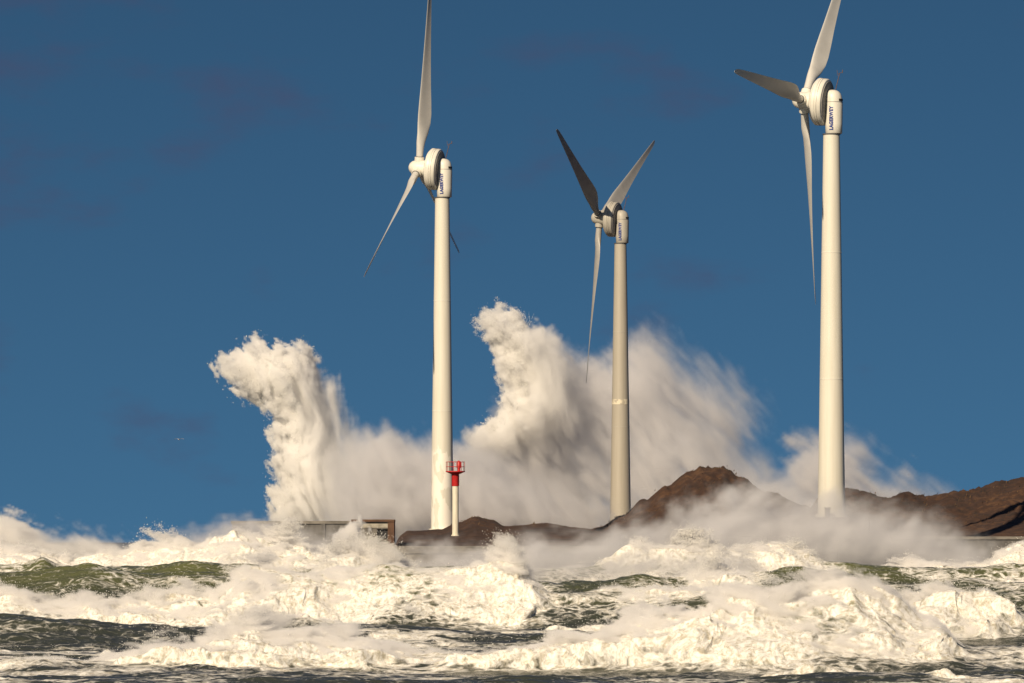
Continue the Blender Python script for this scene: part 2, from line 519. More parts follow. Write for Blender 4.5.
# every swell: distance, width of its back, width of its front, crest points (bearing, crest height, foam)
WAVES = [
    (262, 9, 4.5, [(-160, 640, .5), (0, 655, .75), (100, 660, .7), (180, 654, .8), (250, 640, 1), (330, 646, .9), (420, 657, .7), (520, 655, .7), (600, 648, .75), (690, 622, 1), (760, 606, 1), (820, 602, 1), (880, 609, 1), (930, 630, .9), (975, 648, .25), (1190, 652, .2)]),
    (318, 10, 5, [(-160, 605, 0), (0, 612, 0), (60, 618, 0), (130, 624, 0), (210, 636, .1), (280, 630, 0), (350, 626, 0), (430, 628, 0), (480, 632, .1), (560, 635, .25), (620, 634, .4), (680, 625, .4), (760, 616, .8), (860, 606, .9), (920, 600, 1), (980, 604, .9), (1040, 612, .3), (1190, 605, .3)]),
    (385, 12, 6, [(-160, 598, .9), (0, 600, .7), (60, 604, .75), (130, 604, .85), (200, 596, 1), (250, 583, 1), (300, 580, 1), (350, 575, 1), (400, 567, 1), (460, 568, 1), (505, 582, .95), (560, 594, .25), (640, 591, .65), (700, 590, .6), (780, 586, .2), (840, 588, .05), (900, 590, .1), (960, 592, .1), (1060, 592, .3), (1190, 596, .6)]),
    (460, 13, 6.5, [(-160, 572, .2), (0, 575, .1), (60, 570, .05), (90, 567, 0), (150, 572, .15), (200, 572, .1), (250, 574, .25), (300, 574, .8), (345, 556, 1), (370, 560, 1), (420, 577, .9), (520, 582, .15), (580, 579, .1), (640, 577, .6), (700, 574, .8), (750, 568, .3), (790, 563, .0), (840, 569, .0), (880, 580, .15), (930, 580, .1), (965, 575, 0), (1000, 580, .2), (1190, 575, .5)]),
    (535, 14, 7, [(-160, 565, .1), (0, 560, .1), (25, 558, .05), (42, 552, 0), (60, 560, 0), (90, 566, .05), (130, 563, .05), (190, 560, .05), (250, 563, .1), (290, 570, .5), (400, 573, .5), (500, 574, .2), (580, 568, .4), (610, 563, .8), (640, 551, .9), (680, 545, .9), (740, 549, 1), (800, 558, .9), (840, 563, .3), (920, 568, .1), (980, 566, .3), (1010, 560, .7), (1190, 556, .8)]),
    (605, 15, 8, [(-160, 556, 1), (0, 554, 1), (80, 557, 1), (150, 549, 1), (200, 542, 1), (240, 537, 1), (280, 546, 1), (330, 556, .8), (400, 563, .5), (600, 566, .5), (850, 566, .5), (930, 560, .9), (960, 556, 1), (1000, 552, 1), (1190, 560, 1)]),
]


def sea_height(px, y, full=True):
    """Height and foam of the sea at bearing px (as arrays) and distance y."""
    x = (px - 512) * y / F
    wob = fbm2(x / 26, y / 60, 3, 11) * 9
    z = fbm2(x / 17, y / 9, 4, 3) * 0.55
    foam = 0.17 + 0 * z
    top = np.full(z.shape, -9.0)
    for k, (d, wb, wf, pts) in enumerate(WAVES):
        pxs = [p[0] for p in pts]
        wig = fbm2(x / 5.5, k * 7.7 + y * 0, 3, 40 + k)
        zc = interp(px, pxs, [EYE - (p[1] - HORIZON) * d / F for p in pts])
        fo = interp(px, pxs, [p[2] for p in pts])
        A = np.maximum(zc - 0.1, 0.25) * (1 + 0.16 * wig * fo + .05 * wig)
        yc = d + wob * (0.5 if k < 2 else .8) + wig * 1.2
        t = y - yc
        wfl = wf * (1.0 - .25 * fo)
        prof = np.where(t < 0, np.exp(-(np.abs(t) / wfl) ** 1.7), np.exp(-(t / wb) ** 1.6))
        h = A * prof
        # a curling lip for unbroken crests
        z = z + h * 0 + np.maximum(h - np.maximum(top, 0), 0) * (top > -8) + h * (top <= -8)
        top = np.maximum(top, h)
        f1 = fo * np.exp(-np.maximum(-t - wf * (.45 + .4 * fo), 0) / 1.6) * np.exp(-np.maximum(t - 1.2, 0) / 3.0)
        foam = np.maximum(foam, f1)
    return x, z, foam


def build_sea():
    ncol, nrow = 1250, 1750
    pxs = np.linspace(-150, 1174, ncol)
    ds = 205.0 * (660.0 / 205.0) ** np.linspace(0, 1, nrow)
    PX, Y = np.meshgrid(pxs, ds)
    X, Z, Fo = sea_height(PX, Y)
    X = X.astype(np.float32); Y = Y.astype(np.float32)
    # foam is broken up: long ragged rafts and gaps
    rag = fbm2(X / 6.5, Y / 4.0, 5, 21, .6)
    Fo = np.clip(Fo + rag * 1.0 * (Fo > .02), 0, 1.2)
    # wind chop
    chop = fbm2(X / 4.6 + fbm2(X / 9, Y / 9, 2, 33), Y / 2.2, 5, 31, .5, True)
    Z = Z + chop * 0.27 * (1 - np.clip(Fo, 0, 1) * .5)
    # boiling foam, pushed up and towards the viewer
    b1 = fbm2(X / 3.8 + rag, Y / 2.2, 6, 51, .62, True)
    b2 = fbm2(X / .6, Y / .7, 3, 61, .7)
    ff = sstep(.55, 1.0, Fo)
    b0 = fbm2(X / 5.5 + 3, Y / 5.0 + rag * .5, 3, 45, .55)
    Z = Z + ff * (b0 * 1.5 + b1 * .42 + b2 * .08)
    Yd = Y - ff * (b1 * .8 + .4)
    Xd = X + ff * fbm2(X / 1.7, Y / 1.7, 3, 71) * .8
    # fade to the flat outer sea at the rim
    e = np.clip(np.minimum.reduce([(PX + 150) / 60, (1174 - PX) / 60, (Y - 205) / 12, (660 - Y) / 8]), 0, 1)
    Z = Z * e - 0.6 * (1 - e)
    V = np.stack([Xd, Yd, Z], -1).reshape(-1, 3)
    idx = np.arange(ncol * nrow).reshape(nrow, ncol)
    Q = np.stack([idx[:-1, :-1], idx[:-1, 1:], idx[1:, 1:], idx[1:, :-1]], -1).reshape(-1, 4)
    o = npmesh('sea', V, Q, sea_material(), True, {'foam': Fo})
    tag(o, kind='structure')
    v, f = [(-9000, -500, -1.2), (9000, -500, -1.2), (9000, 16000, -1.2), (-9000, 16000, -1.2)], [(0, 1, 2, 3)]
    o2 = meshobj('water', v, f, M['open_water'])
    tag(o2, kind='structure')


def sea_material():
    m, n, l, b = mat_new('sea_water')
    M['sea'] = m
    tc = N(n, 'ShaderNodeTexCoord')
    at = N(n, 'ShaderNodeAttribute', attribute_name='foam')
    # lacy foam pattern
    w1 = N(n, 'ShaderNodeTexNoise'); w1.inputs['Scale'].default_value = .5; w1.inputs['Detail'].default_value = 4
    l.new(tc.outputs['Object'], w1.inputs[0])
    wa = N(n, 'ShaderNodeVectorMath', operation='MULTIPLY_ADD'); wa.inputs[1].default_value = (2.5, 2.5, 2.5)
    l.new(w1.outputs['Color'], wa.inputs[0]); l.new(tc.outputs['Object'], wa.inputs[2])
    v1 = N(n, 'ShaderNodeTexVoronoi', feature='DISTANCE_TO_EDGE'); v1.inputs['Scale'].default_value = 1.5
    vm_ = N(n, 'ShaderNodeMapping'); vm_.inputs['Scale'].default_value = (.42, 1, 1); vm_.inputs['Rotation'].default_value = (0, 0, .35)
    l.new(wa.outputs[0], vm_.inputs[0]); l.new(vm_.outputs[0], v1.inputs[0])
    n2 = N(n, 'ShaderNodeTexNoise'); n2.inputs['Scale'].default_value = 2.0; n2.inputs['Detail'].default_value = 9; n2.inputs['Roughness'].default_value = .65
    l.new(wa.outputs[0], n2.inputs[0])
    lace = N(n, 'ShaderNodeMapRange'); lace.inputs[1].default_value = 0.0; lace.inputs[2].default_value = .35
    lace.inputs[3].default_value = .22; lace.inputs[4].default_value = -.08
    l.new(v1.outputs['Distance'], lace.inputs[0])
    a1 = N(n, 'ShaderNodeMath', operation='MULTIPLY_ADD'); a1.inputs[1].default_value = .62
    l.new(at.outputs['Fac'], a1.inputs[0]); l.new(lace.outputs[0], a1.inputs[2])
    a2 = N(n, 'ShaderNodeMath', operation='MULTIPLY_ADD'); a2.inputs[1].default_value = 1.0
    l.new(n2.outputs[0], a2.inputs[0]); l.new(a1.outputs[0], a2.inputs[2])
    th = N(n, 'ShaderNodeMapRange', interpolation_type='SMOOTHSTEP'); th.inputs[1].default_value = .66; th.inputs[2].default_value = 1.08
    l.new(a2.outputs[0], th.inputs[0])
    # water
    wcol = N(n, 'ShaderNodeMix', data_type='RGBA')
    wcol.inputs[6].default_value = (0.045, 0.050, 0.036, 1); wcol.inputs[7].default_value = (0.125, 0.135, 0.045, 1)  # light through the crests painted in as brighter green with height
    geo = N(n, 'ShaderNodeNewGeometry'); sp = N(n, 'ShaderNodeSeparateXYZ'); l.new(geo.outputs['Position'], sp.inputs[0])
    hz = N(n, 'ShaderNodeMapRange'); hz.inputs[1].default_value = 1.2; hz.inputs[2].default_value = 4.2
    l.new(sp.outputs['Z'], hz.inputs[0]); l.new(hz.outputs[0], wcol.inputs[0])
    nb = N(n, 'ShaderNodeTexNoise'); nb.inputs['Scale'].default_value = 2.2; nb.inputs['Detail'].default_value = 7; nb.inputs['Roughness'].default_value = .6
    l.new(tc.outputs['Object'], nb.inputs[0])
    bp = N(n, 'ShaderNodeBump'); bp.inputs['Strength'].default_value = .6; bp.inputs['Distance'].default_value = .16
    l.new(nb.outputs[0], bp.inputs['Height'])
    b.inputs['Roughness'].default_value = .18; b.inputs['IOR'].default_value = 1.33
    l.new(wcol.outputs[2], b.inputs['Base Color']); l.new(bp.outputs[0], b.inputs['Normal'])
    # foam
    fb = N(n, 'ShaderNodeBsdfPrincipled')
    fc = N(n, 'ShaderNodeMix', data_type='RGBA')
    fc.inputs[6].default_value = (0.50, 0.46, 0.36, 1); fc.inputs[7].default_value = (0.93, 0.92, 0.88, 1)
    sp1 = N(n, 'ShaderNodeTexNoise'); sp1.inputs['Scale'].default_value = 3.5; sp1.inputs['Detail'].default_value = 8; sp1.inputs['Roughness'].default_value = .75
    l.new(wa.outputs[0], sp1.inputs[0])
    spr = N(n, 'ShaderNodeMapRange'); spr.inputs[1].default_value = .38; spr.inputs[2].default_value = .56
    l.new(sp1.outputs[0], spr.inputs[0]); l.new(spr.outputs[0], fc.inputs[0]); l.new(fc.outputs[2], fb.inputs['Base Color'])
    fb.inputs['Roughness'].default_value = .9
    n3 = N(n, 'ShaderNodeTexNoise'); n3.inputs['Scale'].default_value = 5.5; n3.inputs['Detail'].default_value = 8; n3.inputs['Roughness'].default_value = .8
    l.new(tc.outputs['Object'], n3.inputs[0])
    bf = N(n, 'ShaderNodeBump'); bf.inputs['Strength'].default_value = .6; bf.inputs['Distance'].default_value = .2
    l.new(n3.outputs[0], bf.inputs['Height']); l.new(bf.outputs[0], fb.inputs['Normal'])
    mx = N(n, 'ShaderNodeMixShader')
    l.new(th.outputs[0], mx.inputs[0]); l.new(b.outputs[0], mx.inputs[1]); l.new(fb.outputs[0], mx.inputs[2])
    l.new(mx.outputs[0], n['Material Output'].inputs['Surface'])
    return m


build_sea()


# ------------------------------------------------------------------ dunes and harbour works
def build_land():
    nx, ny = 760, 420
    xs = np.linspace(-62, 150, nx); ys = 690 + 330 * np.linspace(0, 1, ny) ** 1.25
    X, Y = np.meshgrid(xs, ys)
    X = X.astype(np.float32); Y = Y.astype(np.float32)
    PX = 512 + X * F / Y
    ridges = [
        (752, 26, 34, [(300, 545), (392, 540), (410, 531), (440, 530), (460, 523), (475, 518), (492, 521), (505, 526), (520, 525), (545, 524), (575, 528), (620, 535), (700, 545), (2000, 545)]),
        (835, 30, 60, [(300, 545), (560, 545), (600, 527), (622, 516), (645, 501), (668, 486), (688, 473), (706, 467), (722, 468), (740, 477), (765, 492), (800, 505), (835, 520), (880, 530), (2000, 530)]),
        (708, 9, 22, [(300, 560), (740, 560), (780, 528), (812, 518), (850, 517), (880, 524), (930, 545), (2000, 560)]),
        (775, 34, 60, [(300, 545), (790, 545), (820, 500), (848, 491), (866, 494), (884, 499), (905, 495), (930, 496), (960, 493), (985, 488), (1002, 484), (1024, 480), (1080, 474), (1160, 480), (1400, 500), (2000, 500)]),
    ]
    Z = 5.3 + np.minimum((Y - 690) / 12, 1) * .6 + fbm2(X / 9, Y / 9, 3, 81) * .5
    for k, (d, wf, wb, pts) in enumerate(ridges):
        zc = interp(PX, [p[0] for p in pts], [EYE - (p[1] - HORIZON) * d / F for p in pts])
        t = Y - d - fbm2(X / 22, Y / 40, 2, 90 + k) * 4
        pr = np.where(t < 0, np.exp(-(np.abs(t) / wf) ** 1.8), np.exp(-(t / wb) ** 2))
        h = 5.3 + (zc - 5.3) * pr
        Z = np.maximum(Z, h)
    Z = Z - 8 * sstep(400, 378, PX)
    hh = np.clip((Z - 6) / 6, 0.15, 1)
    Z = Z + hh * (fbm2(X / 5, Y / 7, 4, 101, .6) * .8 + fbm2(X / 1.2, Y / 1.6, 4, 105, .6, True) * .45)
    V = np.stack([X, Y, Z], -1).reshape(-1, 3)
    idx = np.arange(nx * ny).reshape(ny, nx)
    Q = np.stack([idx[:-1, :-1], idx[:-1, 1:], idx[1:, 1:], idx[1:, :-1]], -1).reshape(-1, 4)
    m, n, l, b = mat_new('dune_marram')
    tc = N(n, 'ShaderNodeTexCoord')
    a = N(n, 'ShaderNodeTexNoise'); a.inputs['Scale'].default_value = .11; a.inputs['Detail'].default_value = 6; a.inputs['Roughness'].default_value = .6
    c = N(n, 'ShaderNodeTexNoise'); c.inputs['Scale'].default_value = .9; c.inputs['Detail'].default_value = 6; c.inputs['Roughness'].default_value = .65
    l.new(tc.outputs['Object'], a.inputs[0]); l.new(tc.outputs['Object'], c.inputs[0])
    r1 = N(n, 'ShaderNodeValToRGB'); e = r1.color_ramp.elements
    e[0].position = .36; e[0].color = (.016, .009, .006, 1); e[1].position = .68; e[1].color = (.13, .065, .026, 1)
    q = e.new(.52); q.color = (.05, .022, .011, 1)
    mm = N(n, 'ShaderNodeMix', data_type='FLOAT'); mm.inputs[0].default_value = .55
    l.new(a.outputs[0], mm.inputs[2]); l.new(c.outputs[0], mm.inputs[3]); l.new(mm.outputs[0], r1.inputs[0])
    l.new(r1.outputs[0], b.inputs['Base Color']); b.inputs['Roughness'].default_value = .95
    o = npmesh('dunes', V, Q, m, True)
    tag(o, kind='structure')
    # marram grass tufts along the dunes
    rg = np.random.default_rng(5)
    n_t = 42000
    ii = rg.integers(0, nx * ny, n_t)
    keep = (V[ii, 2] > 8.0)
    ii = ii[keep]; n_t = len(ii)
    base = V[ii] + rg.normal(size=(n_t, 3)) * [.25, .3, 0] - [0, 0, .08]
    h = rg.uniform(.12, .42, n_t); wv = rg.uniform(.05, .13, n_t); az = rg.uniform(0, np.pi, n_t)
    lean = rg.normal(size=(n_t, 2)) * .2 + [.25, .05]
    dx = np.stack([np.cos(az) * wv, np.sin(az) * wv, 0 * wv], -1)
    tip = base + np.stack([lean[:, 0] * h, lean[:, 1] * h, h], -1)
    VV = np.stack([base - dx, base + dx, tip], 1).reshape(-1, 3)
    QQ = np.arange(len(VV)).reshape(-1, 3)
    gm = simple('dry_marram', (.11, .06, .025), .9, col2=(.035, .022, .012), scale=.3, lo=.4, hi=.6)
    tag(npmesh('dune_grass', VV, QQ, gm, False), 'dry brown marram grass covering the dunes', 'grass', kind='stuff')


build_land()


def wall_run(name, pts, thick, zbot, label, cat, mat, cope=.35):
    """A wall from pixel-measured corners (distance given), with a coping and pilaster joints."""
    root = empty(name, (pts[0].x, pts[0].y, zbot))
    tag(root, label, cat)
    o = Vector((pts[0].x, pts[0].y, zbot))
    for a, bq in zip(pts[:-1], pts[1:]):
        d = (bq - a); d.z = 0; L = d.length; d.normalize()
        nrm = Vector((-d.y, d.x, 0))
        def pr(u, w, z): return tuple(a + d * u + nrm * w + Vector((0, 0, z - a.z)) - o)
        def blk(u0, u1, w0, w1, z0, z1):
            v = [pr(u0, w0, z0), pr(u1, w0, z0), pr(u1, w1, z0), pr(u0, w1, z0), pr(u0, w0, z1), pr(u1, w0, z1), pr(u1, w1, z1), pr(u0, w1, z1)]
            return v, box(0, 1, 0, 1, 0, 1)[1]
        zt = a.z
        meshobj('wall', *blk(0, L, 0, thick, zbot, zt - cope), mat, root)
        meshobj('coping', *blk(-.1, L + .1, -.18, thick + .1, zt - cope, zt), M['concrete'], root)
        k = 0
        while 4 + k * 7.5 < L:
            u = 4 + k * 7.5
            meshobj('buttress', *blk(u, u + .55, -.22, -.01, zbot, zt - cope - .01), mat, root); k += 1
    return root


wall_run('sea_wall', [P(862, 536.5, 684), P(1190, 536.5, 684)], 1.2, -1, 'dark vertical sea wall below the brown dunes at right', 'sea wall', M['concrete_dark'])
wall_run('quay_wall', [P(393, 546, 688), P(861.5, 546, 688)], 1.4, -1, 'low concrete quay wall below the leftmost turbine and the beacon', 'quay wall', M['concrete'], .9)
wall_run('breakwater', [P(232, 521, 700), P(352, 520.5, 696)], 5, -1, 'long dark breakwater wall running left from the concrete block, half lost in mist', 'breakwater', M['concrete_dark'])


def block_house():
    d = 690
    a, bq = P(352, 519.5, d), P(394, 519.5, d)
    zt = a.z; w = bq.x - a.x
    root = empty('block_house', (a.x, d, 0))
    tag(root, 'square concrete block building with brown flat roof beside the quay wall', 'block house')
    px = d / F
    wx = (377 - 352) * px; wx2 = (389 - 352) * px
    wz1 = zt - 1.15; wz0 = wz1 - 1.2
    # front wall built round its opening
    meshobj('wall', *join(box(.5, wx, 0, 6, -1, zt - .28), box(wx2, w - .75, 0, 6, -1, zt - .28), box(wx, wx2, 0, 6, -1, wz0), box(wx, wx2, 0, 6, wz1, zt - .28), box(wx, wx2, .6, 5.9, wz0, wz1)), M['concrete'], root)
    meshobj('window', *box(wx + .003, wx2 - .003, .35, .55, wz0 + .003, wz1 - .003), M['dark'], root)
    meshobj('roof', *box(-.1, w + .05, -.35, 6.3, zt - .277, zt), M['rust'], root)
    meshobj('side_pier', *box(w - .75, w + .02, -.25, 6.1, -1, zt - .28), M['rust'], root)
    meshobj('band', *box(.5, w - .76, -.12, -.003, zt - 1.0, zt - .5), M['beige_dull'], root)
    for i in range(5):
        z = 1 + i * 1.05
        meshobj('course', *box(.5, w - .76, -.06, -.003, z, z + .09), M['concrete_dark'], root)


block_house()


def beacon():
    d = 705
    p = P(455.4, 536, d)
    root = empty('harbour_beacon', (p.x, d, p.z))
    tag(root, 'thin white pole beacon with red top and railed platform before the leftmost turbine', 'beacon')
    k = d / F
    H = (536 - 472) * k
    meshobj('pole', *lathe([(.52, 0), (.52, .15), (.40, .16), (.40, H * .78), (.42, H * .78 + .001)], 32), M['white'], root, True, 40)
    meshobj('red_top', *lathe([(.45, H * .78), (.47, H * .78 + .05), (.47, H - .3), (.62, H - .05)], 32), M['red'], root, True, 40)
    pl = meshobj('platform', *lathe([(.55, H - .25), (1.1, H - .02), (1.2, H), (1.2, H + .12)], 32), M['red'], root, True, 30)
    rail = []
    for i in range(14):
        a = 2 * math.pi * i / 14
        x, y = 1.14 * math.cos(a), 1.14 * math.sin(a)
        meshobj('railing_post', *tube((x, y, H + .1), (x, y, H + 1.25), .03, 6), M['steel'] if i % 2 else M['red'], pl)
    for zz in (.65, 1.25):
        pts = [(1.14 * math.cos(2 * math.pi * i / 28), 1.14 * math.sin(2 * math.pi * i / 28), H + zz) for i in range(29)]
        meshobj('handrail', *join(*[tube(pts[i], pts[i + 1], .03, 6) for i in range(28)]), M['red'], pl)
    meshobj('lantern', *lathe([(.18, H + .12), (.18, H + .5), (.28, H + .52), (.28, H + 1.15), (.2, H + 1.3), (.03, H + 1.42)], 20, origin=(.42, 0, 0)), M['red'], root, True, 40)


beacon()


def cabinet():
    p = P(827.5, 516.5, 682)
    root = empty('switch_cabinet', tuple(p), R(10))
    tag(root, 'small dark cabinet standing at the foot of the rightmost turbine', 'cabinet')
    meshobj('body', *box(-.28, .28, -.2, .2, -.6, .95), M['steel'], root)
    meshobj('roof', *box(-.36, .36, -.28, .28, .952, 1.08), M['grille'], root)
    meshobj('door', *box(-.22, .22, -.235, -.203, .05, .88), M['grille'], root)


cabinet()


def gull():
    p = P(179, 439.5, 420)
    root = empty('gull', tuple(p), R(75))
    root.scale = (.8, .8, .8)
    tag(root, 'tiny pale seabird flying alone against the blue sky at left', 'bird')
    V, Fc = lathe([(.004, -.2), (.03, -.16), (.055, -.06), (.06, .03), (.045, .12), (.035, .16), (.036, .19), (.02, .23), (.004, .25)], 16, '-X')
    for s in (-1, 1):
        n = len(V)
        prof = [(0, .09, .0), (.16, .085, .06), (.32, .06, .05), (.46, .02, -.01)]
        for yy, c, z in prof:
            V += [(-c * .9 + yy * .15, s * (.03 + yy), z + .025), (c * .9 + yy * .2, s * (.03 + yy), z + .02), (0 + yy * .17, s * (.03 + yy), z + .036), (0 + yy * .17, s * (.03 + yy), z + .012)]
        for i in range(3):
            a = n + i * 4; c2 = a + 4
            Fc += [(a, a + 2, c2 + 2, c2), (a + 2, a + 1, c2 + 1, c2 + 2), (a + 1, a + 3, c2 + 3, c2 + 1), (a + 3, a, c2, c2 + 3)]
        e = n + 12
        Fc.append((e, e + 2, e + 1, e + 3))
    n = len(V)
    V += [(.15, -.02, .01), (.15, .02, .01), (.3, .06, .012), (.3, -.06, .012), (.15, -.02, 0), (.15, .02, 0), (.3, .06, .004), (.3, -.06, .004)]
    Fc += [(n, n + 1, n + 2, n + 3), (n + 7, n + 6, n + 5, n + 4), (n, n + 3, n + 7, n + 4), (n + 1, n + 5, n + 6, n + 2), (n + 2, n + 6, n + 7, n + 3)]
    meshobj('body', V, Fc, M['gull'], root, True, 60)


M['gull'] = simple('gull_feathers', (.75, .75, .74), .7, col2=(.35, .36, .38))
gull()


# ------------------------------------------------------------------ spray
def spray_material(name, aniso=0.0, color=(0.995, 0.992, 0.985)):
    m = bpy.data.materials.new(name); m.use_nodes = True
    n, l = m.node_tree.nodes, m.node_tree.links
    n.clear()
    out = n.new('ShaderNodeOutputMaterial'); v = n.new('ShaderNodeVolumePrincipled')
    v.inputs['Color'].default_value = (*color, 1)
    v.inputs['Density'].default_value = 1.0
    v.inputs['Anisotropy'].default_value = aniso
    v.inputs['Density Attribute'].default_value = 'density'
    l.new(v.outputs[0], out.inputs['Volume'])
    return m


M['spray'] = spray_material('sea_spray')
M['drop'] = simple('drop_white', (.88, .87, .84), .3, var=.05)
M['mist'] = spray_material('sandy_sea_mist', 0.0, (0.885, 0.885, 0.90))  # greyed albedo: shadow on the drifting spray put into its colour
M['surf'] = spray_material('surf_foam', 0.0, (0.965, 0.96, 0.955))


def density_volume(name, lo, hi, D, mat, parent=None):
    """A fog volume whose voxels take the values of the numpy array D (nx, ny, nz)."""
    nx, ny, nz = D.shape
    me = bpy.data.meshes.new(name)
    cnt = nx * ny * nz
    me.vertices.add(cnt)
    co = np.zeros((cnt, 3), np.float32); co[:] = lo; co[-1] = hi
    me.vertices.foreach_set('co', co.ravel())
    at = me.attributes.new('d', 'FLOAT', 'POINT')
    at.data.foreach_set('value', np.ascontiguousarray(D, np.float32).ravel())
    o = bpy.data.objects.new(name, me); C.objects.link(o)
    if parent: o.parent = parent
    g = bpy.data.node_groups.new(name, 'GeometryNodeTree')
    g.interface.new_socket('Geometry', in_out='INPUT', socket_type='NodeSocketGeometry')
    g.interface.new_socket('Geometry', in_out='OUTPUT', socket_type='NodeSocketGeometry')
    n, l = g.nodes, g.links
    gi = n.new('NodeGroupInput'); go = n.new('NodeGroupOutput')
    vc = n.new('GeometryNodeVolumeCube')
    vc.inputs['Min'].default_value = lo; vc.inputs['Max'].default_value = hi
    vc.inputs['Resolution X'].default_value = nx; vc.inputs['Resolution Y'].default_value = ny; vc.inputs['Resolution Z'].default_value = nz
    pos = n.new('GeometryNodeInputPosition')
    def vm(op, a, b):
        q = n.new('ShaderNodeVectorMath'); q.operation = op
        l.new(a, q.inputs[0]); q.inputs[1].default_value = b
        return q.outputs[0]
    p = vm('SUBTRACT', pos.outputs[0], lo)
    p = vm('MULTIPLY', p, ((nx - 1) / (hi[0] - lo[0]), (ny - 1) / (hi[1] - lo[1]), (nz - 1) / (hi[2] - lo[2])))
    p = vm('ADD', p, (.5, .5, .5))
    q = n.new('ShaderNodeVectorMath'); q.operation = 'FLOOR'; l.new(p, q.inputs[0])
    sp = n.new('ShaderNodeSeparateXYZ'); l.new(q.outputs[0], sp.inputs[0])
    m1 = n.new('ShaderNodeMath'); m1.operation = 'MULTIPLY_ADD'; l.new(sp.outputs[0], m1.inputs[0]); m1.inputs[1].default_value = ny; l.new(sp.outputs[1], m1.inputs[2])
    # index kept in integers: floats lose precision past 16 million
    m2 = n.new('FunctionNodeIntegerMath'); m2.operation = 'MULTIPLY_ADD'; l.new(m1.outputs[0], m2.inputs[0]); m2.inputs[1].default_value = nz; l.new(sp.outputs[2], m2.inputs[2])
    na = n.new('GeometryNodeInputNamedAttribute'); na.data_type = 'FLOAT'; na.inputs[0].default_value = 'd'
    si = n.new('GeometryNodeSampleIndex'); si.data_type = 'FLOAT'; si.domain = 'POINT'; si.clamp = True
    l.new(gi.outputs[0], si.inputs['Geometry'])
    l.new(na.outputs[0], si.inputs['Value']); l.new(m2.outputs[0], si.inputs['Index'])
    l.new(si.outputs[0], vc.inputs['Density'])
    sm = n.new('GeometryNodeSetMaterial'); sm.inputs['Material'].default_value = mat
    l.new(vc.outputs[0], sm.inputs[0]); l.new(sm.outputs[0], go.inputs[0])
    md = o.modifiers.new('spray', 'NODES'); md.node_group = g
    me.materials.append(mat)
    return o


def sdf_poly(X, Z, pts, chunk=None):
    """Signed distance (positive inside) to a polygon, and an edge-weighted softness."""
    P0 = np.array([(p[0], p[1]) for p in pts], np.float32)
    W = np.array([p[2] for p in pts], np.float32)
    best = np.full(X.shape, 1e9, np.float32); inside = np.zeros(X.shape, bool)
    sw = np.zeros(X.shape, np.float32); ws = np.zeros(X.shape, np.float32)
    n = len(P0)
    for i in range(n):
        a, b = P0[i], P0[(i + 1) % n]
        e = b - a
        t = np.clip(((X - a[0]) * e[0] + (Z - a[1]) * e[1]) / (e @ e), 0, 1)
        d = np.hypot(X - a[0] - t * e[0], Z - a[1] - t * e[1])
        best = np.minimum(best, d)
        w = 1 / (d * d + .5) ** 1.5 * np.sqrt(e @ e)
        sw += w * (W[i] * (1 - t) + W[(i + 1) % n] * t); ws += w
        c = ((a[1] > Z) != (b[1] > Z)) & (X < (b[0] - a[0]) * (Z - a[1]) / (b[1] - a[1] + 1e-9) + a[0])
        inside ^= c
    return np.where(inside, best, -best), sw / ws


